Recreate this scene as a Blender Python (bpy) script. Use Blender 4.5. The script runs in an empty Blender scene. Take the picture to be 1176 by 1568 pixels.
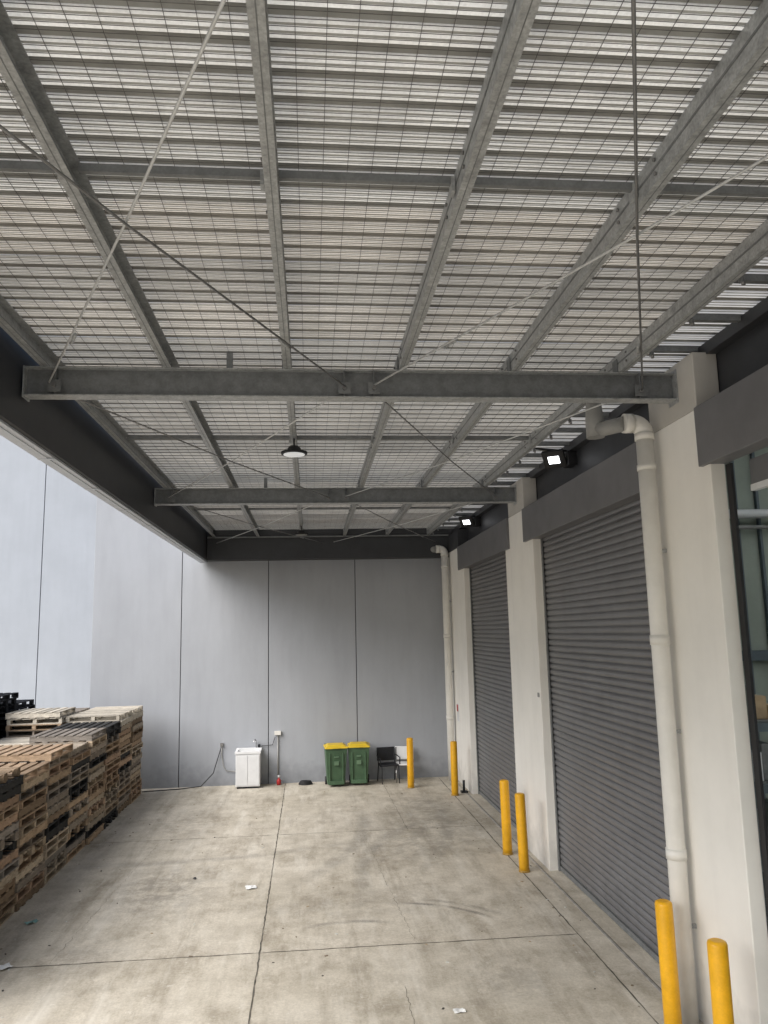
import bpy, math, random
from mathutils import Vector, Matrix
random.seed(7)
sc = bpy.context.scene

# ------------------------------------------------------------------ materials
def mat(name, col, rough=0.6, metal=0.0, var=0.12, scale=3.0, bump=0.0, bscale=40.0, col2=None, stretch=(1,1,1), spec=0.4, emis=None, estr=0, trans=0.0, attr=False, fine=0.0, dirt=0.0, streak=0.0):
    m = bpy.data.materials.new(name); m.use_nodes = True
    nt = m.node_tree; N = nt.nodes; L = nt.links
    for n in list(N): N.remove(n)
    out = N.new('ShaderNodeOutputMaterial')
    p = N.new('ShaderNodeBsdfPrincipled')
    geo = N.new('ShaderNodeNewGeometry')
    mp = N.new('ShaderNodeMapping'); mp.inputs['Scale'].default_value = stretch
    L.new(geo.outputs['Position'], mp.inputs['Vector'])
    nz = N.new('ShaderNodeTexNoise'); nz.inputs['Scale'].default_value = scale
    nz.inputs['Detail'].default_value = 8; nz.inputs['Roughness'].default_value = 0.65
    L.new(mp.outputs[0], nz.inputs['Vector'])
    rmp = N.new('ShaderNodeMapRange')
    rmp.inputs['From Min'].default_value = 0.3; rmp.inputs['From Max'].default_value = 0.7
    L.new(nz.outputs['Fac'], rmp.inputs['Value'])
    mx = N.new('ShaderNodeMix'); mx.data_type = 'RGBA'
    c2 = col2 if col2 else tuple(c*(1-2*var) for c in col)
    mx.inputs['A'].default_value = (*c2, 1)
    mx.inputs['B'].default_value = (*[min(1, c*(1+var*0.5)) for c in col], 1)
    L.new(rmp.outputs[0], mx.inputs['Factor'])
    colout = mx.outputs['Result']
    def scale_noise(colout, sc_, det, st, amt, a=0.35, b_=0.65):
        m0 = N.new('ShaderNodeMapping'); m0.inputs['Scale'].default_value = st
        L.new(geo.outputs['Position'], m0.inputs['Vector'])
        n3 = N.new('ShaderNodeTexNoise'); n3.inputs['Scale'].default_value = sc_; n3.inputs['Detail'].default_value = det
        L.new(m0.outputs[0], n3.inputs['Vector'])
        r3 = N.new('ShaderNodeMapRange'); r3.inputs['From Min'].default_value = a; r3.inputs['From Max'].default_value = b_
        r3.inputs['To Min'].default_value = 1-amt; r3.inputs['To Max'].default_value = 1.0
        L.new(n3.outputs['Fac'], r3.inputs['Value'])
        m3 = N.new('ShaderNodeVectorMath'); m3.operation = 'SCALE'
        L.new(colout, m3.inputs[0]); L.new(r3.outputs[0], m3.inputs['Scale']); return m3.outputs[0]
    if fine > 0: colout = scale_noise(colout, 55, 3, (1,1,1), fine)
    if streak > 0: colout = scale_noise(colout, 5, 6, (1,1,0.12), streak, 0.3, 0.55)
    if dirt > 0:
        sp = N.new('ShaderNodeSeparateXYZ'); L.new(geo.outputs['Position'], sp.inputs[0])
        nd = N.new('ShaderNodeTexNoise'); nd.inputs['Scale'].default_value = 5; nd.inputs['Detail'].default_value = 7
        L.new(geo.outputs['Position'], nd.inputs['Vector'])
        ad = N.new('ShaderNodeMath'); ad.operation='MULTIPLY_ADD'; ad.inputs[1].default_value=-0.9; 
        L.new(nd.outputs['Fac'], ad.inputs[0]); L.new(sp.outputs[2], ad.inputs[2])
        rd = N.new('ShaderNodeMapRange'); rd.inputs['From Min'].default_value=-0.5; rd.inputs['From Max'].default_value=0.15
        rd.inputs['To Min'].default_value=1-dirt; rd.inputs['To Max'].default_value=1.0
        L.new(ad.outputs[0], rd.inputs['Value'])
        md = N.new('ShaderNodeVectorMath'); md.operation='SCALE'
        L.new(colout, md.inputs[0]); L.new(rd.outputs[0], md.inputs['Scale']); colout = md.outputs[0]
    if attr:
        at = N.new('ShaderNodeAttribute'); at.attribute_name = 'tint'
        mm = N.new('ShaderNodeMix'); mm.data_type = 'RGBA'; mm.blend_type = 'MULTIPLY'
        mm.inputs['Factor'].default_value = 1
        L.new(colout, mm.inputs['A']); L.new(at.outputs['Color'], mm.inputs['B'])
        colout = mm.outputs['Result']
    L.new(colout, p.inputs['Base Color'])
    p.inputs['Roughness'].default_value = rough
    p.inputs['Metallic'].default_value = metal
    p.inputs['Specular IOR Level'].default_value = spec
    if bump > 0:
        n2 = N.new('ShaderNodeTexNoise'); n2.inputs['Scale'].default_value = bscale; n2.inputs['Detail'].default_value = 5
        L.new(geo.outputs['Position'], n2.inputs['Vector'])
        b = N.new('ShaderNodeBump'); b.inputs['Strength'].default_value = bump; b.inputs['Distance'].default_value = 0.02
        L.new(n2.outputs['Fac'], b.inputs['Height']); L.new(b.outputs[0], p.inputs['Normal'])
    if emis:
        p.inputs['Emission Color'].default_value = (*emis, 1); p.inputs['Emission Strength'].default_value = estr
    if trans > 0:
        t = N.new('ShaderNodeBsdfTranslucent'); L.new(colout, t.inputs['Color'])
        ms = N.new('ShaderNodeMixShader'); ms.inputs[0].default_value = trans
        L.new(p.outputs[0], ms.inputs[1]); L.new(t.outputs[0], ms.inputs[2]); L.new(ms.outputs[0], out.inputs[0])
    else:
        L.new(p.outputs[0], out.inputs[0])
    return m

M = {}
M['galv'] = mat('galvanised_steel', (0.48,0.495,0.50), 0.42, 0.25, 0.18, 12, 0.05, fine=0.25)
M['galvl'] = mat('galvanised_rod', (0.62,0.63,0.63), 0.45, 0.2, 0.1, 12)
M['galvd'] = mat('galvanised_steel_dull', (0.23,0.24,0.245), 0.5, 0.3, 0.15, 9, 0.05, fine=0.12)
M['rod'] = mat('rod_steel', (0.22,0.22,0.22), 0.45, 0.5, 0.1, 10)
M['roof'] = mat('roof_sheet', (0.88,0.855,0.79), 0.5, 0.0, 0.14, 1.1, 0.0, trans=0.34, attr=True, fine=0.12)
M['roofrib_shade'] = mat('roof_rib_shade', (0.46,0.445,0.41), 0.5, 0.0, 0.14, 2.5, 0.0, trans=0.04, attr=True)  # darker, nearly opaque colour: shade of the rib recesses painted in
M['roofclear'] = mat('roof_sheet_clear', (0.78,0.79,0.79), 0.4, 0.0, 0.06, 2.5, trans=0.34)
M['skylight_added'] = mat('added_skylight_sheet', (0.92,0.94,0.92), 0.4, 0.0, 0.03, 2.5, trans=0.9)  # made-up translucent sheet, lets daylight into the unseen interior
M['wire'] = mat('mesh_wire', (0.17,0.165,0.16), 0.5, 0.3, 0.1, 5)
M['charcoal'] = mat('charcoal_cladding', (0.045,0.047,0.052), 0.5, 0, 0.12, 2)
M['flash'] = mat('pale_flashing', (0.55,0.58,0.63), 0.4, 0.0, 0.05, 2)
M['conc'] = mat('painted_panel_grey', (0.37,0.388,0.42), 0.7, 0, 0.05, 0.9, 0.10, 30, stretch=(1,1,0.5), dirt=0.3, streak=0.05)
M['concl'] = mat('painted_panel_pale', (0.40,0.43,0.475), 0.75, 0, 0.04, 0.8, 0.05, 30, streak=0.04)
M['joint'] = mat('joint_sealant', (0.06,0.06,0.065), 0.8)
M['slabjoint'] = mat('slab_joint_dirt', (0.13,0.12,0.10), 0.9, 0, 0.3, 8)
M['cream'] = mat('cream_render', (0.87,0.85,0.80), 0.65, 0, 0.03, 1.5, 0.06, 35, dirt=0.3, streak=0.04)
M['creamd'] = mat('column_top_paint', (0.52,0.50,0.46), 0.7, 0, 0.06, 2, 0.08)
M['lintel'] = mat('lintel_grey_paint', (0.165,0.165,0.172), 0.5, 0, 0.08, 2, 0.05)
M['shutter'] = mat('shutter_steel', (0.185,0.185,0.193), 0.35, 0.1, 0.08, 1.2, stretch=(1,1,2.5), dirt=0.2, streak=0.08)
M['black'] = mat('black_rubber', (0.02,0.02,0.022), 0.6)
M['pvc'] = mat('pvc_pipe', (0.78,0.765,0.72), 0.3, 0, 0.05, 3, dirt=0.25, streak=0.08)
M['pvcd'] = mat('pvc_pipe_dull', (0.30,0.30,0.29), 0.45, 0, 0.1, 3)
M['yellow'] = mat('safety_yellow', (0.85,0.44,0.014), 0.35, 0, 0.08, 6, 0.04, fine=0.06, dirt=0.35)
M['scuff'] = mat('bollard_scuffed_base', (0.45,0.27,0.05), 0.6, 0, 0.25, 18)
M['green'] = mat('bin_green', (0.065,0.125,0.068), 0.5, 0, 0.14, 5, 0.03)
M['greenl'] = mat('bin_stamp', (0.12,0.20,0.12), 0.5)
M['binlid'] = mat('bin_lid_yellow', (0.68,0.48,0.03), 0.45, 0, 0.08, 5)
M['white'] = mat('white_enamel', (0.74,0.75,0.76), 0.35, 0, 0.05, 4)
M['steel'] = mat('stainless', (0.5,0.5,0.5), 0.25, 0.9, 0.05, 6)
M['blackp'] = mat('black_plastic', (0.018,0.02,0.025), 0.5, 0, 0.2, 6)
M['red'] = mat('red_plastic', (0.45,0.03,0.03), 0.45)
M['lamp'] = mat('lamp_face', (1,1,1), 0.5, emis=(0.95,0.97,1.0), estr=5)
M['lampdim'] = mat('lamp_diffuser', (0.9,0.9,0.9), 0.4, emis=(0.9,0.95,1.0), estr=0.30)
M['wood'] = mat('pallet_timber', (1.0,1.0,1.0), 0.85, 0, 0.20, 6, 0.3, 60, stretch=(1,1,3), attr=True, spec=0.1, fine=0.18)
M['rack'] = mat('rack_blue_grey', (0.12,0.15,0.17), 0.5)
M['card'] = mat('cardboard', (0.50,0.37,0.23), 0.8, 0, 0.2, 4)
M['inwall'] = mat('interior_wall', (0.34,0.38,0.33), 0.8, 0, 0.1, 1)
M['infloor'] = mat('interior_floor', (0.40,0.39,0.36), 0.6, 0, 0.1, 2)
M['paper'] = mat('paper', (0.75,0.76,0.75), 0.8, 0, 0.05, 9)
M['tealp'] = mat('teal_wrapper', (0.25,0.45,0.42), 0.6, 0, 0.2, 9)
M['asphalt'] = mat('yard_ground', (0.30,0.29,0.27), 0.9, 0, 0.15, 2, 0.1)
M['steelangle'] = mat('slab_edge_angle', (0.42,0.40,0.37), 0.5, 0.2, 0.2, 8)

def slab_mat():
    m = bpy.data.materials.new('concrete_slab'); m.use_nodes = True
    nt=m.node_tree; N=nt.nodes; L=nt.links
    p=N['Principled BSDF']; geo=N.new('ShaderNodeNewGeometry')
    def noise(s,d=8,r=0.6,st=None):
        n=N.new('ShaderNodeTexNoise'); n.inputs['Scale'].default_value=s; n.inputs['Detail'].default_value=d; n.inputs['Roughness'].default_value=r
        if st:
            mp=N.new('ShaderNodeMapping'); mp.inputs['Scale'].default_value=st; L.new(geo.outputs['Position'],mp.inputs['Vector']); L.new(mp.outputs[0],n.inputs['Vector'])
        else: L.new(geo.outputs['Position'],n.inputs['Vector'])
        return n.outputs['Fac']
    def rng(v,a,b,c=0,d=1):
        r=N.new('ShaderNodeMapRange'); r.inputs['From Min'].default_value=a; r.inputs['From Max'].default_value=b
        r.inputs['To Min'].default_value=c; r.inputs['To Max'].default_value=d; L.new(v,r.inputs['Value']); return r.outputs[0]
    def mix(f,a,b,bt='MIX'):
        x=N.new('ShaderNodeMix'); x.data_type='RGBA'; x.blend_type=bt
        if isinstance(f,float): x.inputs['Factor'].default_value=f
        else: L.new(f,x.inputs['Factor'])
        for k,v in (('A',a),('B',b)):
            if isinstance(v,tuple): x.inputs[k].default_value=(*v,1)
            else: L.new(v,x.inputs[k])
        return x.outputs['Result']
    def math_(op,a,b=None):
        x=N.new('ShaderNodeMath'); x.operation=op
        for i,v in enumerate((a,b)):
            if v is None: continue
            if isinstance(v,(int,float)): x.inputs[i].default_value=v
            else: L.new(v,x.inputs[i])
        return x.outputs[0]
    # factor 0 -> first colour, factor 1 -> second colour
    c=mix(rng(noise(0.45),0.35,0.65),(0.54,0.495,0.41),(0.62,0.575,0.49))
    c=mix(rng(noise(2.2,10,0.7),0.42,0.62),c,mix(1.0,c,(0.80,0.79,0.775),'MULTIPLY'))
    c=mix(rng(noise(1.3,8,0.7,(2.0,0.25,1)),0.50,0.70),c,mix(1.0,c,(0.68,0.665,0.64),'MULTIPLY'))
    c=mix(rng(noise(30,4,0.8),0.42,0.62),c,mix(1.0,c,(0.82,0.82,0.82),'MULTIPLY'))
    c=mix(rng(noise(0.8,9,0.75,(1.6,0.8,1)),0.50,0.68),c,mix(1.0,c,(0.66,0.64,0.60),'MULTIPLY'))
    c=mix(rng(noise(1.6,8,0.7,(1.8,0.3,1)),0.52,0.70,0,0.55),c,(0.68,0.65,0.58))
    c=mix(rng(noise(7,12,0.85),0.57,0.64,0,0.6),c,(0.74,0.71,0.65))
    c=mix(rng(noise(4.3,12,0.9,(1,2.2,1)),0.59,0.65,0,0.55),c,(0.22,0.205,0.175))
    sep=N.new('ShaderNodeSeparateXYZ'); L.new(geo.outputs['Position'],sep.inputs[0])
    def dist(cx,cy,sx=1,sy=1):
        dx=math_('MULTIPLY',math_('SUBTRACT',sep.outputs[0],cx),sx); dy=math_('MULTIPLY',math_('SUBTRACT',sep.outputs[1],cy),sy)
        return math_('SQRT',math_('ADD',math_('MULTIPLY',dx,dx),math_('MULTIPLY',dy,dy)))
    tn2=noise(3.6,10,0.8)
    for (cx,cy,sx,sy,r,s) in [(-2.3,13.0,1,0.6,1.1,0.6),(1.9,14.6,0.6,0.8,1.2,0.45),(2.6,18.2,1,0.5,0.9,0.5),(-2.6,17.5,1.2,0.4,1.1,0.4),(0.6,12.0,0.5,1,0.9,0.35),(2.3,16.4,0.6,0.6,1.1,0.5),(-2.9,10.6,1,1,0.8,0.4),(2.2,9.2,1,1,0.8,0.4)]:
        f=rng(dist(cx,cy,sx,sy),r*0.2,r,s,0)
        f=math_('MULTIPLY',f,rng(tn2,0.42,0.56))
        c=mix(f,c,(0.18,0.165,0.14))
    tn=noise(1.7,6,0.7); tn3=noise(40,3,0.7)
    for (cx,cy,r,w,s,mx,my,mr) in [(0.9,10.0,1.9,0.04,0.8,1.9,11.6,0.9),(0.9,10.0,2.08,0.05,0.6,2.2,11.6,0.8),(0.5,9.9,1.35,0.05,0.6,0.5,11.2,0.7),
            (-5.5,17.0,6.6,0.14,0.45,0.6,15.5,3),(-5.2,17.2,8.0,0.12,0.35,2.4,16,3),(6.0,13.0,5.2,0.12,0.45,1.2,14.5,3),(-3.0,24.0,9.5,0.12,0.4,-1.5,14.6,3)]:
        e=math_('ABSOLUTE',math_('SUBTRACT',dist(cx,cy),r))
        f=rng(e,w*0.4,w*1.5,s,0)
        f=math_('MULTIPLY',f,rng(dist(mx,my),mr*0.5,mr,1,0))
        f=math_('MULTIPLY',f,rng(tn,0.36,0.52)); f=math_('MULTIPLY',f,rng(tn3,0.3,0.6,0.3,1))
        c=mix(f,c,(0.13,0.125,0.115))
    L.new(c,p.inputs['Base Color'])
    L.new(rng(noise(1.5),0.3,0.7,0.5,0.85),p.inputs['Roughness'])
    p.inputs['Specular IOR Level'].default_value=0.35
    b=N.new('ShaderNodeBump'); b.inputs['Strength'].default_value=0.3; b.inputs['Distance'].default_value=0.01
    L.new(noise(35,6,0.7),b.inputs['Height']); L.new(b.outputs[0],p.inputs['Normal'])
    return m
M['slab']=slab_mat()

# ------------------------------------------------------------------ builder
class MB:
    def __init__(s): s.v=[]; s.f=[]; s.m=[]; s.sm=[]; s.t=[]; s.mats=[]; s.tint=(1,1,1)
    def mi(s,k):
        if k not in s.mats: s.mats.append(k)
        return s.mats.index(k)
    def add(s,vs,fs,k,smooth=False):
        o=len(s.v); s.v+= [tuple(x) for x in vs]; i=s.mi(k)
        for n,f in enumerate(fs):
            s.f.append(tuple(o+a for a in f)); s.m.append(i); s.sm.append(smooth if isinstance(smooth,bool) else smooth[n]); s.t.append(s.tint)
    def box(s,x0,x1,y0,y1,z0,z1,k,mtx=None):
        vs=[Vector((x,y,z)) for z in (z0,z1) for y in (y0,y1) for x in (x0,x1)]
        if mtx: vs=[mtx@v for v in vs]
        s.add(vs,[(0,2,3,1),(4,5,7,6),(0,1,5,4),(2,6,7,3),(0,4,6,2),(1,3,7,5)],k)
    def frustum(s,b,t,k,mtx=None):
        vs=[Vector((x,y,q[4])) for q in (b,t) for y in (q[2],q[3]) for x in (q[0],q[1])]
        if mtx: vs=[mtx@v for v in vs]
        s.add(vs,[(0,2,3,1),(4,5,7,6),(0,1,5,4),(2,6,7,3),(0,4,6,2),(1,3,7,5)],k)
    def sweep(s,pts,r,k,seg=12,caps=True):
        pts=[Vector(p) for p in pts]; n=len(pts)
        rr=r if isinstance(r,(list,tuple)) else [r]*n
        t0=(pts[1]-pts[0]).normalized()
        up=Vector((0,0,1)) if abs(t0.z)<0.9 else Vector((1,0,0))
        a=t0.cross(up).normalized(); vs=[]
        for i,p in enumerate(pts):
            t=((pts[i+1]-pts[i]).normalized() if i<n-1 else Vector())+((pts[i]-pts[i-1]).normalized() if i>0 else Vector())
            t.normalize(); a=(a-t*a.dot(t)).normalized(); b=t.cross(a)
            for j in range(seg):
                q=2*math.pi*j/seg; vs.append(p+(a*math.cos(q)+b*math.sin(q))*rr[i])
        fs=[]; sm=[]
        for i in range(n-1):
            for j in range(seg):
                fs.append((i*seg+j,i*seg+(j+1)%seg,(i+1)*seg+(j+1)%seg,(i+1)*seg+j)); sm.append(True)
        if caps:
            fs.append(tuple(range(seg-1,-1,-1))); sm.append(False)
            fs.append(tuple((n-1)*seg+j for j in range(seg))); sm.append(False)
        s.add(vs,fs,k,sm)
    def build(s,name,parent=None,bevel=0.0):
        me=bpy.data.meshes.new(name); me.from_pydata(s.v,[],s.f)
        for k in s.mats: me.materials.append(M[k])
        for i,p in enumerate(me.polygons): p.material_index=s.m[i]; p.use_smooth=s.sm[i]
        ca=me.color_attributes.new('tint','FLOAT_COLOR','CORNER')
        for i,p in enumerate(me.polygons):
            for li in p.loop_indices: ca.data[li].color=(*s.t[i],1)
        me.update()
        o=bpy.data.objects.new(name,me); sc.collection.objects.link(o)
        if bevel>0:
            b=o.modifiers.new('bevel','BEVEL'); b.width=bevel; b.segments=2; b.limit_method='ANGLE'
        if parent: o.parent=parent
        return o
def empty(name):
    e=bpy.data.objects.new(name,None); sc.collection.objects.link(e); return e
def arc(c,r,a0,a1,u,v,n=8):
    c=Vector(c);u=Vector(u);v=Vector(v)
    return [c+(u*math.cos(a0+(a1-a0)*i/n)+v*math.sin(a0+(a1-a0)*i/n))*r for i in range(n+1)]

# ------------------------------------------------------------------ ground
b=MB(); b.box(-400,400,-400,400,-0.5,-0.012,'asphalt'); b.build('ground')
b=MB(); b.add([(-30,-20,0),(4.06,-20,0),(4.06,21.4,0),(-30,21.4,0)],[(0,1,2,3)],'slab')
b.add([(-30,21.4,0),(-5.8,21.4,0),(-5.8,26,0),(-30,26,0)],[(0,1,2,3)],'slab')
b.build('concrete_pavement')
b=MB()
def wob(p0,p1,w,z=0.004,n=40,j=0.004):
    p0=Vector(p0);p1=Vector(p1); d=(p1-p0); nrm=Vector((-d.y,d.x)).normalized(); vs=[];fs=[]
    for i in range(n+1):
        c=p0+d*i/n+nrm*random.uniform(-j,j); ww=w*random.uniform(0.4,1.5)
        vs+=[(c.x-nrm.x*ww/2,c.y-nrm.y*ww/2,z),(c.x+nrm.x*ww/2,c.y+nrm.y*ww/2,z)]
    for i in range(n): fs.append((2*i,2*i+1,2*i+3,2*i+2))
    b.add(vs,fs,'slabjoint')
wob((-0.62,-5),(-0.68,21.3),0.014,n=260,j=0.006)
wob((-14,10.45),(3.4,10.35),0.015,n=160,j=0.006)
wob((-14,16.1),(3.4,16.05),0.012,n=160,j=0.005)
wob((3.40,2),(3.40,21.3),0.015,n=160)
wob((0.95,4),(1.02,9.2),0.0035,n=90,j=0.015)
wob((1.9,15.9),(1.85,21.3),0.006,n=60,j=0.01)
wob((-3.2,10.4),(-2.9,16.0),0.003,n=70,j=0.02)
wob((1.3,10.4),(1.0,15.9),0.003,n=70,j=0.02)
b.build('slab_joints')
b=MB(); b.box(3.72,3.75,2.0,21.3,-0.01,0.007,'steelangle'); b.box(3.751,3.762,2.0,21.3,-0.01,0.004,'slabjoint'); b.build('door_threshold_strip')

# ------------------------------------------------------------------ back wall
WY=21.4
bw=empty('boundary_wall')
edges=[-5.8,-3.46,-1.13,1.25,3.72]
b=MB()
for i in range(4):
    b.box(edges[i]+0.010,edges[i+1]-0.010,WY,WY+0.18,-0.1,7.85,'conc')
b.build('panels',bw,0.006)
b=MB(); b.box(-5.75,4.2,WY+0.03,WY+0.15,-0.05,7.8,'joint'); b.build('joint_backing',bw)
nb=empty('neighbouring_wall')
b=MB()
xs=[-22,-17.8,-13.25,-8.7,-4.2,2]
for i in range(5): b.box(xs[i]+0.012,xs[i+1]-0.012,26,26.2,-0.1,11,'concl')
b.build('panels',nb,0.006)
b=MB(); b.box(-21.9,1.9,26.04,26.18,-0.05,10.9,'joint'); b.build('joint_backing',nb)

# ------------------------------------------------------------------ warehouse
wh=empty('warehouse_building')
FX=3.85; PT=0.15; NY=6.93
b=MB()
for (y0,y1) in [(NY,8.50),(12.96,14.85),(19.05,21.38)]:
    b.box(FX,FX+PT,y0,y1,-0.05,6.03,'cream')
b.box(FX,FX+PT,-4,2.0,-0.05,6.03,'cream')
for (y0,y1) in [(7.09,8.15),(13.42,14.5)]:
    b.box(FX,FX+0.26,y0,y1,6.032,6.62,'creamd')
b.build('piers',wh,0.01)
b=MB()
for (y0,y1) in [(1.7,7.07),(8.2,13.4),(14.5,19.6)]:
    b.box(FX-0.045,FX+PT+0.01,y0,y1,5.43,6.03,'lintel')
b.build('lintels',wh,0.008)
b=MB()
b.box(4.12,4.2,-4,21.38,6.034,8.2,'charcoal')
b.box(3.84,4.12,19.62,21.38,6.034,6.5,'charcoal')
b.box(3.9,4.12,-4,21.38,6.031,6.05,'charcoal')
b.build('upper_wall',wh)
def shutter(y0,y1,z0,z1,x):
    b=MB(); pt=0.098; n=int((z1-z0)/pt); prof=[]
    for i in range(n):
        for k,dx in ((0,0.006),(0.10,-0.012),(0.35,-0.022),(0.65,-0.022),(0.88,-0.010),(0.94,0.006)):
            prof.append((x+dx,z0+(i+k)*pt))
    vs=[];fs=[]
    for (px,pz) in prof: vs+=[(px,y0,pz),(px,y1,pz)]
    for i in range(len(prof)-1): fs.append((2*i,2*i+1,2*i+3,2*i+2))
    b.add(vs,fs,'shutter')
    b.box(x-0.03,x+0.02,y0,y1,0.012,z0-0.001,'galvd')
    b.build('roller_door',wh)
    g=MB()
    for (ya,yb) in ((y0+0.001,y0+0.06),(y1-0.06,y1-0.001)):
        g.box(x-0.05,x-0.031,ya,yb,0,z1,'galvd')
    g.build('door_guides',wh)
shutter(8.50,12.96,0.085,5.50,4.04)
shutter(14.85,19.05,0.085,5.50,4.04)
b=MB()
b.box(4.002,4.03,6.84,6.925,0,5.42,'black')
b.sweep([(4.45,2.0,5.66),(4.45,6.6,5.66)],0.26,'shutter',24)
b.box(4.17,4.20,2.0,6.8,5.20,5.44,'shutter')
b.box(4.16,4.22,2.0,6.8,5.14,5.199,'white')
b.build('open_roller_door',wh)
b=MB()
b.box(4.07,14,21.2,21.38,0,8,'inwall'); b.box(13.9,14.1,-4,21.2,0,8,'inwall'); b.box(4.2,14,-4.2,-4,0,8,'inwall')
b.box(4.2,13.9,11.2,11.35,0,7.9,'inwall')
b.box(4.2,4.4,-4,21.3,8.0,8.1,'galvd'); b.box(12.001,14.1,-4,21.3,8.0,8.1,'galvd'); b.box(4.401,12,9.0,21.3,8.0,8.1,'galvd')
b.box(4.401,12,-4,8.999,8.0,8.02,'skylight_added')  # added roof opening, unseen, brightens what shows through the open door
b.box(4.061,14,-4,21.3,-0.2,0.002,'infloor')
b.build('interior_shell',wh)
b=MB()
b.sweep([(4.25,11.0,5.55),(12,11.0,5.55)],0.07,'white',10)
b.sweep([(4.25,11.05,5.35),(12,11.05,5.35)],0.03,'pvcd',8)
for x in (5.2,6.55,6.9): b.box(x-0.02,x+0.02,11.12,11.19,0,7.9,'rack')
b.box(4.25,12,11.1,11.19,3.35,3.5,'rack'); b.box(4.25,12,11.1,11.19,1.2,1.26,'rack')
b.build('interior_service_pipe',wh)
def rack(x0,x1,y0,y1,levels,h):
    r=empty('storage_rack'); b=MB()
    for x in (x0,(x0+x1)/2,x1):
        for y in (y0,y1): b.box(x-0.03,x+0.03,y-0.03,y+0.03,0,h,'rack')
    for z in levels:
        for y in (y0,y1): b.box(x0+0.04,x1-0.04,y-0.025,y+0.025,z-0.04,z+0.04,'rack')
        b.box(x0,x1,y0+0.04,y1-0.04,z+0.041,z+0.06,'galvd')
    b.build('frame',r)
    g=MB()
    for z in [0]+levels:
        x=x0+0.04
        while x<x1-0.2:
            w=random.uniform(0.05,0.18); hh=random.uniform(0.06,0.38)
            k=random.choice(['card','card','blackp','white','rack','steel','blackp','card','galvd','pvc'])
            if random.random()<0.9:
                if random.random()<0.3: g.sweep([(x+w/2,y0+0.2,z+0.062),(x+w/2,y0+0.2,z+0.062+hh)],w*0.4,k,14)
                else: g.box(x,x+w,y0+0.05+random.uniform(0,0.15),y1-random.uniform(0.1,0.3),z+0.062,z+0.062+hh,k)
            x+=w+random.uniform(0.01,0.06)
    g.build('stored_boxes',r,0.008)
rack(4.40,6.6,7.7,8.3,[0.55,1.1,1.65,2.25,2.85],2.95)
def bench(x0,x1,y0,y1):
    r=empty('work_bench'); b=MB()
    b.box(x0,x1,y0,y1,0.86,0.92,'card')
    for x in (x0+.05,x1-.05):
        for y in (y0+.05,y1-.05): b.box(x-.04,x+.04,y-.04,y+.04,0,0.859,'rack')
    b.box(x0+.1,x1-.1,y0+.1,y1-.1,0.3,0.33,'galvd')
    b.build('bench',r)
    g=MB(); 
    for i in range(7):
        x=x0+0.06+i*(x1-x0-0.2)/7; h=random.uniform(.08,.35)
        g.box(x,x+.12,y0+.15,y0+.45,0.921,0.921+h,random.choice(['steel','card','blackp','white','galvd']))
    g.build('tools',r,0.01)
bench(4.22,5.2,6.95,7.5)

# ------------------------------------------------------------------ canopy
cp=empty('loading_canopy')
YB0,YB1=-4.0,21.3
BY=[1.14,7.54,13.94,20.3]
PX=[-2.60,-1.43,-0.25,0.92,2.09,3.24]
def sheet(x0,x1,y0,y1,z,kp,kr,name):
    b=MB(); P=0.20; y=y0; n=0
    while y<y1:
        if n%4==0:
            q=random.uniform(0.86,1.08); w_=random.uniform(-0.03,0.02); b.tint=(q+w_,q,q-w_)
            zz=z+random.uniform(0,0.004)
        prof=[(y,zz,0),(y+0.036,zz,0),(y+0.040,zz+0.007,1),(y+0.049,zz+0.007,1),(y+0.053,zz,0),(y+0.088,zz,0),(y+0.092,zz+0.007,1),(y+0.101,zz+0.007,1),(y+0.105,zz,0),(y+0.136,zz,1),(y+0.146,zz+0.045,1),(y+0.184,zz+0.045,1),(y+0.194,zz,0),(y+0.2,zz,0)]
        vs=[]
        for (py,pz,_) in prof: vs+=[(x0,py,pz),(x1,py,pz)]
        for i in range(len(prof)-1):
            b.add([vs[2*i],vs[2*i+1],vs[2*i+2],vs[2*i+3]],[(0,2,3,1)],kr if prof[i][2] else kp)  # recessed faces take the colour with shade painted in
        y+=P; n+=1
    return b.build(name,cp)
RZ=6.735
sheet(-2.72,3.32,YB0,YB1,RZ,'roof','roofrib_shade','roof_sheeting')
sheet(3.322,4.115,YB0,YB1,RZ+0.03,'roofclear','roofrib_shade','roof_sheeting_clear')
b=MB()
x=-2.6
while x<3.3:
    b.box(x-0.0016,x+0.0016,YB0,YB1,RZ-0.006,RZ-0.003,'wire'); x+=0.15
y=YB0
while y<YB1:
    b.box(-2.65,3.3,y-0.0011,y+0.0011,RZ-0.0095,RZ-0.0065,'wire'); y+=0.05
b.build('safety_mesh',cp)
b=MB()
for x in PX:
    z0=6.535; z1=6.722; w=0.078; t=0.004
    b.box(x,x+t,YB0,YB1,z0,z1,'galv')
    b.box(x+t,x+w,YB0,YB1,z0,z0+t,'galv')
    b.box(x+t,x+w,YB0,YB1,z1-t,z1,'galv')
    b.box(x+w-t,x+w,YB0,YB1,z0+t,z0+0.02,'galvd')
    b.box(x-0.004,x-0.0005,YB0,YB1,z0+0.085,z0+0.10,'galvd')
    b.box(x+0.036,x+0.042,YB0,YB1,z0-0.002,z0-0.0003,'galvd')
    for y in (1.14,4.36,7.54,10.74,13.94,17.1,20.3):
        for dy in (-0.28,0.28):
            for dz in (0.05,0.14):
                b.sweep([(x-0.012,y+dy,z0+dz),(x-0.0005,y+dy,z0+dz)],0.012,'rod',6)
b.build('purlins',cp)
b=MB()
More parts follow.
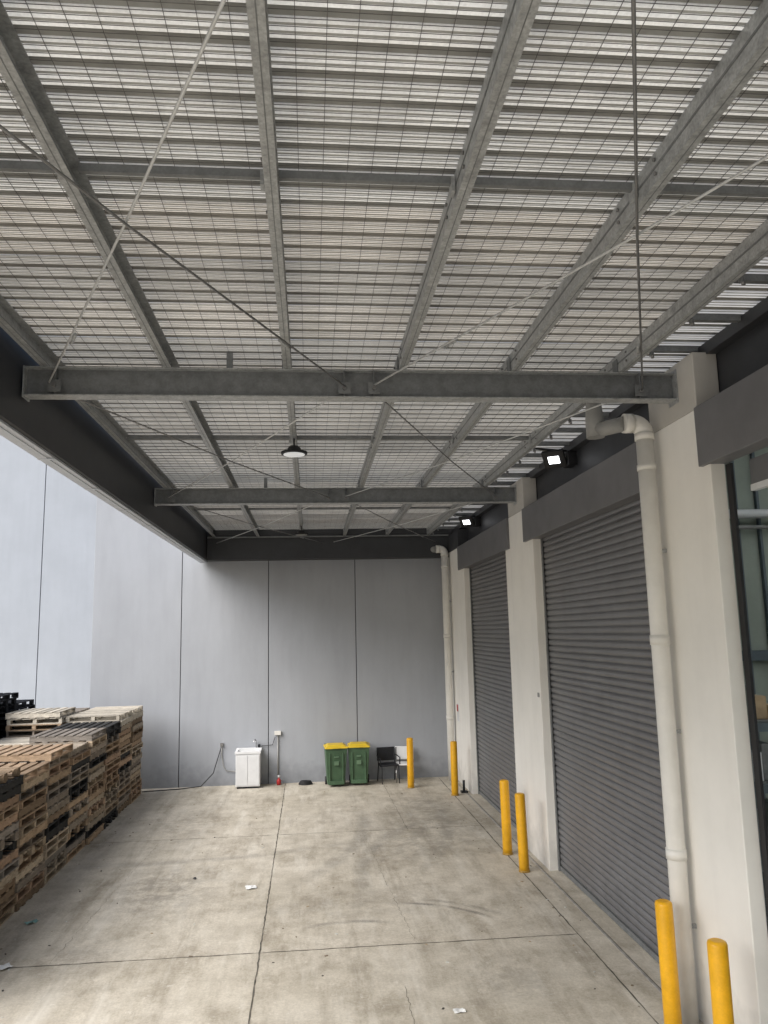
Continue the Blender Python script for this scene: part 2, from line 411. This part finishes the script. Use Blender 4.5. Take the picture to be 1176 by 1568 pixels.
for y in (-2.06,4.36,10.74,17.1):
    for i in range(len(PX)-1):
        b.box(PX[i]+0.08,PX[i+1]-0.003,y-0.018,y+0.018,6.64,6.643,'galvd')
        b.box(PX[i]+0.08,PX[i+1]-0.003,y-0.018,y-0.015,6.643,6.69,'galvd')
    for x in PX:
        b.box(x-0.03,x-0.006,y-0.04,y+0.04,6.58,6.68,'galv')
b.build('purlin_bridging',cp)
b=MB()
y=0.5
while y<21:
    b.box(3.325,3.335,y-0.025,y+0.025,6.50,6.72,'galvd')
    b.sweep([(3.345,y,6.54),(3.345,y,6.48)],0.016,'rod',8)
    b.box(3.33,4.10,y+0.33,y+0.39,6.68,6.74,'galvd')
    y+=0.8
b.box(4.0,4.11,YB0,YB1,6.60,6.72,'charcoal')
b.build('gutter_brackets',cp)
b=MB()
for y in BY[:3]:
    x0,x1=-2.74,3.845; z0,z1=6.24,6.532
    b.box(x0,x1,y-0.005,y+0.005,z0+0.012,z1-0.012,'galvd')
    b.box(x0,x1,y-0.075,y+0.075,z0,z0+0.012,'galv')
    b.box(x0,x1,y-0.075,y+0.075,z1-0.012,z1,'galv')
    b.box(x0-0.012,x0,y-0.09,y+0.09,z0-0.02,z1+0.0,'galv')
    b.box(x1,x1+0.004,y-0.11,y+0.11,z0-0.04,z1+0.03,'galv')
    for x in (-2.45,0.36,0.66,3.45):
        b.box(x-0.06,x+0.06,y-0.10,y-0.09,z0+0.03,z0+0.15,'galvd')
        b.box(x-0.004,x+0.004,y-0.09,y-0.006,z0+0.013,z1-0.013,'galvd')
        b.sweep([(x,y-0.13,z0+0.09),(x,y-0.10,z0+0.09)],0.022,'rod',8)
    for x in PX:
        b.box(x-0.012,x-0.005,y-0.06,y+0.06,z1,z1+0.15,'galvd')
    b.box(-0.82,-0.76,y+0.0,y+0.05,z1,z1+0.19,'galvd')
b.build('cross_beams',cp)
b=MB()
zr=6.335
for i in range(-1,3):
    ya=BY[i] if i>=0 else -5.26
    yb=BY[i+1] if i<2 else 21.05
    for (xa,xb,dz) in [(-2.5,0.38,0),(0.38,-2.5,0.025),(0.66,3.47,0),(3.47,0.66,0.025)]:
        b.sweep([(xa,ya+0.02,zr+dz),( (xa+xb)/2,(ya+yb)/2,zr+dz-0.03),(xb,yb-0.10,zr+dz)],0.009,'rod' if dz==0 else 'galvl',6)
        p=Vector((xa,ya,zr+dz)).lerp(Vector((xb,yb,zr+dz)),0.80)+Vector((0,0,-0.012)); d=Vector((xb-xa,yb-ya,0)).normalized()
        b.sweep([p-d*0.10,p+d*0.10],0.015,'galv',8)
b.build('tension_rods',cp)
b=MB()
b.box(-2.86,-2.78,YB0,21.39,5.90,6.95,'charcoal')
b.box(-2.78,-2.755,YB0,YB1,5.90,5.99,'charcoal')
b.box(-2.97,-2.862,YB0,YB1,5.865,6.97,'flash')
b.box(-2.862,-2.80,YB0,YB1,5.875,5.898,'flash')
y=YB0
while y<YB1:
    b.box(-2.975,-2.799,y-0.03,y+0.03,5.860,5.8645,'flash'); y+=1.8
b.build('edge_fascia',cp)
b=MB()
b.box(-2.753,3.84,21.0,21.395,5.91,6.60,'charcoal')
b.box(-2.75,3.84,20.99,21.39,6.602,6.72,'charcoal')
b.box(-2.75,3.84,20.93,20.999,6.50,6.53,'galvd')
b.build('end_flashing',cp)

# ------------------------------------------------------------------ lamps
def high_bay(x,y,lens):
    r=empty('high_bay_light'); b=MB()
    b.sweep([(x,y,6.54),(x,y,6.42)],0.012,'black',8)
    b.sweep([(x,y,6.43),(x,y,6.40),(x,y,6.35),(x,y,6.345)],[0.06,0.09,0.10,0.155],'black',24)
    b.sweep([(x,y,6.345),(x,y,6.315)],[0.18,0.175],'black',28)
    b.build('housing',r)
    b=MB(); b.sweep([(x,y,6.3145),(x,y,6.308)],0.145,lens,24); b.build('lens',r)
high_bay(-0.20,10.3,'lampdim'); high_bay(-0.20,19.0,'pvcd')
def flood(y):
    r=empty('wall_floodlight'); b=MB()
    b.sweep([(4.10,y,6.62),(3.35,y-0.05,6.66)],0.018,'black',8)
    b.box(3.98,4.115,y-0.14,y+0.14,6.38,6.59,'black')
    n=Vector((-0.40,-0.62,-0.75)).normalized()
    mt=Matrix.Translation((3.80,y,6.50))@(-n).to_track_quat('Z','X').to_matrix().to_4x4()
    b.box(-0.15,0.15,-0.17,0.17,-0.03,0.03,'black',mt)
    b.box(-0.12,0.12,-0.14,0.14,0.031,0.07,'black',mt)
    b.sweep([(3.99,y,6.5),(3.84,y+0.05,6.54)],0.025,'black',8)
    b.build('housing',r,0.006)
    b=MB(); b.box(-0.065,0.065,-0.085,0.085,-0.036,-0.031,'lamp',mt); b.build('lens',r)
flood(11.4); flood(18.2)

# ------------------------------------------------------------------ downpipes
def downpipe(x,y,zb,r=0.094):
    p=empty('downpipe'); b=MB()
    R=0.13; zt=6.12
    pts=[(x,y,zb),(x,y,2.0),(x,y,4.0),(x,y,zt-R)]
    b.sweep(pts,r,'pvc',24)
    for z in (1.6,3.75):
        b.sweep([(x,y,z-0.05),(x,y,z+0.05)],r+0.009,'pvc',24)
    b.sweep([(x,y,zt-R-0.40),(x,y,zt-R-0.34)],r+0.010,'pvc',24)
    b.sweep([(x,y,zt-R-0.06),(x,y,zt-R+0.02)],r+0.012,'pvc',24)
    b.sweep(arc((x-R,y,zt-R),R,0,math.pi/2,(1,0,0),(0,0,1)),r+0.006,'pvc',24)
    b.sweep([(x-R,y,zt),(x-R-0.10,y,zt)],r+0.014,'pvc',24)
    b.sweep([(x-R-0.08,y,zt),(x-0.42,y+0.35,zt+0.01)],r*0.9,'pvcd',18)
    b.sweep([(x-0.42,y+0.35,zt-0.07),(x-0.42,y+0.35,zt+0.14),(x-0.42,y+0.35,zt+0.50)],[r+0.01,r+0.01,r*0.8],'pvcd',18)
    b.build('pipe',p)
    g=MB()
    for z in (0.9,2.8,4.7): g.box(x-0.02,FX+0.0,y-0.012,y+0.012,z-0.02,z+0.02,'galv')
    g.build('brackets',p)
downpipe(3.70,7.98,0.0); downpipe(3.70,20.9,0.0)

# ------------------------------------------------------------------ bollards
def bollard(x,y,h=1.22,r=0.083,lean=0.0):
    b=MB()
    pts=[(x,y,0),(x+lean*.1,y,0.10),(x+lean,y,h-0.03),(x+lean,y,h-0.012),(x+lean,y,h)]
    b.sweep(pts,[r,r,r,r-0.006,r-0.03],'yellow',28)
    b.sweep([(x,y,0.001),(x,y,0.03)],[r+0.012,r+0.002],'scuff',24)
    b.build('bollard')
for (x,y,h,l) in [(2.50,20.1,1.22,0),(3.42,19.0,1.25,0.01),(3.42,14.0,1.25,-0.01),(3.44,13.0,1.22,-0.02),(3.43,7.74,1.24,-0.01),(3.43,6.75,1.24,0)]:
    bollard(x,y,h,lean=l)

# ------------------------------------------------------------------ bins
def bin_(x,y,rot):
    r=empty('wheelie_bin'); T=Matrix.Translation((x,y,0))@Matrix.Rotation(rot,4,'Z')
    b=MB()
    b.frustum((-0.22,0.22,-0.20,0.26,0.06),(-0.275,0.275,-0.32,0.30,0.93),'green',T)
    b.box(-0.29,0.29,-0.335,0.32,0.931,0.965,'green',T)
    b.box(-0.20,0.20,-0.255,-0.20,0.06,0.16,'green',T)
    for sx in (-0.17,0.17): b.frustum((sx-0.02,sx+0.02,-0.25,-0.19,0.1),(sx-0.02,sx+0.02,-0.335,-0.28,0.85),'green',T)
    b.build('body',r,0.012)
    b=MB()
    b.frustum((-0.30,0.30,-0.355,0.33,0.966),(-0.285,0.285,-0.33,0.30,1.0),'binlid',T)
    b.frustum((-0.26,0.26,-0.29,0.26,1.001),(-0.20,0.20,-0.20,0.18,1.045),'binlid',T)
    b.box(-0.10,0.10,-0.385,-0.35,0.97,0.99,'binlid',T)
    b.build('lid',r,0.01)
    b=MB()
    b.sweep([T@Vector(p) for p in [(-0.25,0.32,0.95),(-0.25,0.40,0.99),(0.25,0.40,0.99),(0.25,0.32,0.95)]],0.017,'green',8)
    b.build('handle',r)
    b=MB()
    for sx in (-0.26,0.22): b.sweep([T@Vector((sx,0.24,0.10)),T@Vector((sx+0.045,0.24,0.10))],0.10,'black',20)
    b.build('wheels',r)
    b=MB(); b.box(-0.06,0.06,-0.325,-0.3,0.55,0.65,'greenl',T); b.box(-0.06,0.06,-0.332,-0.29,0.74,0.77,'greenl',T); b.build('label',r)
bin_(0.63,20.80,0.05); bin_(1.24,20.86,-0.06)

# ------------------------------------------------------------------ chairs
def chair(x,y,rot,k,arms=True):
    r=empty('chair'); T=Matrix.Translation((x,y,0))@Matrix.Rotation(rot,4,'Z')
    def W(pts): return [T@Vector(p) for p in pts]
    b=MB()
    for sx in (-0.23,0.23):
        b.sweep(W([(sx,-0.24,0.0),(sx*0.98,-0.22,0.42),(sx*0.98,0.18,0.43),(sx*0.95,0.24,0.84)]),0.013,k if k=='blackp' else 'steel',8)
        b.sweep(W([(sx*1.02,0.27,0.0),(sx*0.98,0.16,0.43)]),0.013,k if k=='blackp' else 'steel',8)
        if arms: b.sweep(W([(sx*1.12,-0.20,0.43),(sx*1.15,-0.20,0.64),(sx*1.15,0.18,0.66),(sx,0.22,0.66)]),0.014,k,8)
    b.build('frame',r)
    b=MB()
    b.box(-0.23,0.23,-0.24,0.20,0.432,0.475,k,T)
    b.build('seat',r,0.015)
    b=MB(); B=T@Matrix.Translation((0,0.215,0.52))@Matrix.Rotation(math.radians(-8),4,'X')
    b.box(-0.25,0.25,-0.015,0.018,0.0,0.34,k,B); b.build('backrest',r,0.015)
chair(2.02,20.95,0.15,'blackp'); chair(2.46,21.0,-0.1,'white',False)

# ------------------------------------------------------------------ wash tub & services
r=empty('laundry_tub_cabinet'); b=MB()
x0,x1,y0,y1=-1.94,-1.32,20.85,21.36
b.box(x0,x1,y0,y1,0.05,0.86,'white'); b.box(x0+0.03,x1-0.03,y0+0.04,y1,0,0.049,'blackp')
b.box(x0+0.02,x0+0.305,y0-0.014,y0-0.002,0.08,0.82,'white'); b.box(x0+0.315,x1-0.02,y0-0.014,y0-0.002,0.08,0.82,'white')
b.build('cabinet',r,0.006)
b=MB()
b.box(x0-0.02,x1+0.02,y0-0.02,y0+0.05,0.861,0.92,'white'); b.box(x0-0.02,x1+0.02,y1-0.10,y1,0.861,0.95,'white')
b.box(x0-0.02,x0+0.04,y0+0.051,y1-0.101,0.861,0.92,'white'); b.box(x1-0.04,x1+0.02,y0+0.051,y1-0.101,0.861,0.92,'white')
b.box(x0+0.04,x1-0.04,y0+0.05,y1-0.10,0.862,0.868,'steel')
b.build('tub_rim',r,0.006)
b=MB(); b.sweep([(-1.45,21.33,0.95),(-1.45,21.33,1.12),(-1.47,21.26,1.17),(-1.50,21.17,1.12)],0.014,'steel',8)
b.box(-1.40,-1.34,21.28,21.36,0.951,1.03,'blackp'); b.build('tap',r)
b=MB(); b.sweep([(-2.35,21.37,1.02),(-2.35,21.36,0.8),(-2.30,21.36,0.50),(-2.22,21.35,0.38),(-2.0,21.35,0.36),(-1.96,21.33,0.36)],0.014,'pvcd',8)
b.sweep([(-2.35,21.37,1.02),(-2.45,21.34,0.7),(-2.55,21.25,0.35),(-2.85,21.15,0.05),(-3.4,21.1,0.015),(-4.3,20.95,0.015)],0.012,'black',8)
b.box(-2.39,-2.31,21.345,21.395,1.0,1.09,'steel')
b.build('water_hose')
b=MB(); b.sweep([(-0.88,21.37,0.05),(-0.88,21.37,1.25)],0.018,'pvcd',8); b.box(-0.97,-0.80,21.32,21.395,1.25,1.35,'pvc')
b.sweep([(-0.95,21.36,1.2),(-1.02,21.36,1.0),(-1.3,21.36,0.98)],0.009,'blackp',6)
b.build('wall_conduit')
b=MB(); b.sweep([(-0.85,21.2,0),(-0.85,21.2,0.12),(-0.85,21.2,0.15),(-0.85,21.2,0.19)],[0.055,0.06,0.025,0.025],'red',14)
b.sweep([(-0.85,21.2,0.191),(-0.85,21.2,0.24)],0.035,'white',12); b.build('spray_bottle')
b=MB()
for k in range(3): b.sweep(arc((-0.15,21.1,0.02+0.03*k),0.17-0.02*k,0,2*math.pi*0.98,(1,0,0),(0,0.7,0),22),0.018,'black',8)
b.build('coiled_hose')
b=MB(); b.box(3.835,3.849,20.35,20.6,1.55,2.0,'white'); b.box(3.83,3.834,20.38,20.57,1.8,1.97,'red'); b.build('safety_sign')
b=MB(); b.box(3.62,3.78,19.2,19.36,0.0,0.04,'blackp'); b.sweep([(3.7,19.3,0.03),(3.7,19.3,0.28)],0.03,'blackp',8); b.build('small_black_bottle')
b=MB(); b.box(3.835,3.849,13.02,13.10,2.75,2.82,'pvcd'); b.build('door_switch')

# ------------------------------------------------------------------ pallets
WT=[(0.55,0.41,0.285),(0.48,0.35,0.24),(0.41,0.35,0.29),(0.60,0.48,0.35),(0.35,0.26,0.18),(0.49,0.42,0.34),(0.66,0.55,0.42),(0.54,0.38,0.27),(0.38,0.34,0.30)]
def stack(x0,y0,n,dark=0.05,name='pallet_stack',lightop=False,plastic=False,S=1.165,darktop=False):
    b=MB(); h=0.128
    for k in range(n):
        base=random.choice(WT)
        isdark=plastic or random.random()<dark or (darktop and k>=n-2)
        if lightop and k>=n-2: base=(0.72,0.66,0.56); isdark=False
        jx=random.uniform(-0.03,0.03); jy=random.uniform(-0.02,0.02)
        rt=Matrix.Rotation(random.uniform(-0.015,0.015)+(math.pi/2 if random.random()<0.35 else 0),4,'Z')
        T=Matrix.Translation((x0+S/2+jx,y0+S/2+jy,k*h))@rt
        def tint():
            if isdark: b.tint=(0.022,0.024,0.03) if plastic else (0.06,0.06,0.06); return
            q=random.uniform(0.66,1.18); b.tint=tuple(c*q for c in base)
        H=S/2
        for yy in (-H+0.05,-H/2,0,H/2,H-0.05):
            tint(); b.box(-H,H,yy-0.05,yy+0.05,0.0,0.018,'wood',T)
        full=random.random()<0.65 and not plastic
        for xx in (-H+0.03,0,H-0.03):
            tint()
            if full: b.box(xx-0.022,xx+0.022,-H,H,0.0185,0.105,'wood',T)
            else:
                for yy in (-H+0.07,0,H-0.07):
                    b.box(xx-0.04,xx+0.028 if xx>0 else xx+0.04,yy-0.07,yy+0.07,0.0185,0.105,'wood',T)
        for i in range(7):
            tint(); yy=-H+0.06+i*(S-0.12)/6
            if random.random()<0.02: continue
            b.box(-H,H+random.uniform(-0.008,0.004),yy-0.058,yy+0.058,0.1055,0.1265,'wood',T)
    b.build(name)
for i,n in enumerate([17,17,16,16,15,16,15,16,16,16]):
    stack(-4.28-1.165,20.75-1.165-i*1.2,n,0.08,darktop=(i in (2,)),lightop=(i in (0,1)))
for i,n in enumerate([17,18,14,14,13,14,14,15,16,15]):
    stack(-5.54-1.165,20.6-1.165-i*1.22,n,0.08,lightop=(i in (1,2,4)))
for i,n in enumerate([19,21,20,12,13]):
    stack(-6.86-1.165,20.5-1.165-i*1.22,n,0.05,name='plastic_pallet_stack' if i<3 else 'pallet_stack',plastic=(i<3))

# ------------------------------------------------------------------ litter
def litter(x,y,w,l,rot,k='paper'):
    b=MB(); n=5; vs=[];fs=[]
    for i in range(n):
        for j in range(n):
            p=Matrix.Rotation(rot,4,'Z')@Vector(((i/(n-1)-.5)*w*random.uniform(.85,1.1),(j/(n-1)-.5)*l,0.008+random.uniform(0,0.02)))
            vs.append((x+p.x,y+p.y,p.z))
    for i in range(n-1):
        for j in range(n-1): fs.append((i*n+j,(i+1)*n+j,(i+1)*n+j+1,i*n+j+1))
    b.add(vs,fs,k); b.build('paper_litter')
litter(-0.95,12.9,0.16,0.16,0.2); litter(-3.7,10.4,0.17,0.14,1.0); litter(1.5,8.55,0.12,0.08,0.2)
litter(-3.9,11.9,0.17,0.12,0.6,'tealp'); litter(-1.9,13.5,0.05,0.05,0,'blackp')
b=MB()
for i in range(150):
    x=random.uniform(-4.2,3.6) if random.random()<0.5 else random.choice([random.uniform(-4.2,-3.3),random.uniform(2.9,3.7)])
    y=random.uniform(8,21); s=random.uniform(0.004,0.012)
    T=Matrix.Translation((x,y,s*0.3))@Matrix.Rotation(random.uniform(0,3),4,'Z')
    b.tint=random.choice([(0.12,0.11,0.10),(0.5,0.4,0.28),(0.25,0.2,0.15),(0.7,0.7,0.66)])
    b.box(-s*random.uniform(1,3),s,-s,s,-s*0.3,s*0.3,'wood',T)
b.build('floor_debris')

# ------------------------------------------------------------------ light
w=bpy.data.worlds.new("World"); sc.world=w; w.use_nodes=True
nt=w.node_tree; bg=nt.nodes['Background']; sky=nt.nodes.new('ShaderNodeTexSky')
sky.sky_type='NISHITA'; sky.sun_disc=False
el=math.radians(42); az=math.radians(232)
sky.sun_elevation=el; sky.sun_rotation=az; sky.dust_density=2.5; sky.air_density=1.0
nt.links.new(sky.outputs[0],bg.inputs[0]); bg.inputs[1].default_value=0.15
sd=bpy.data.lights.new('sun','SUN'); sd.energy=5.0; sd.angle=math.radians(55); sd.color=(1.0,0.975,0.94)
so=bpy.data.objects.new('sun',sd); sc.collection.objects.link(so)
tosun=Vector((math.sin(az)*math.cos(el),math.cos(az)*math.cos(el),math.sin(el)))
so.rotation_euler=tosun.to_track_quat('Z','Y').to_euler(); so.location=tosun*40

# ------------------------------------------------------------------ camera
th=math.radians(8.85); ps=math.radians(5.61); ro=math.radians(1.3)
f=Vector((math.cos(th)*math.sin(ps),math.cos(th)*math.cos(ps),math.sin(th)))
r0=Vector((math.cos(ps),-math.sin(ps),0)); u0=r0.cross(f)
rr=r0*math.cos(ro)-u0*math.sin(ro); uu=r0*math.sin(ro)+u0*math.cos(ro)
cd=bpy.data.cameras.new('camera'); cam=bpy.data.objects.new('camera',cd); sc.collection.objects.link(cam)
cam.matrix_world=Matrix(((rr.x,uu.x,-f.x,0),(rr.y,uu.y,-f.y,0),(rr.z,uu.z,-f.z,3.9),(0,0,0,1)))
cd.sensor_fit='VERTICAL'; cd.sensor_height=36; cd.sensor_width=27; cd.lens=27.05; cd.clip_start=0.05; cd.clip_end=1500
sc.camera=cam
sc.view_settings.view_transform='Standard'; sc.view_settings.look='None'; sc.view_settings.exposure=0
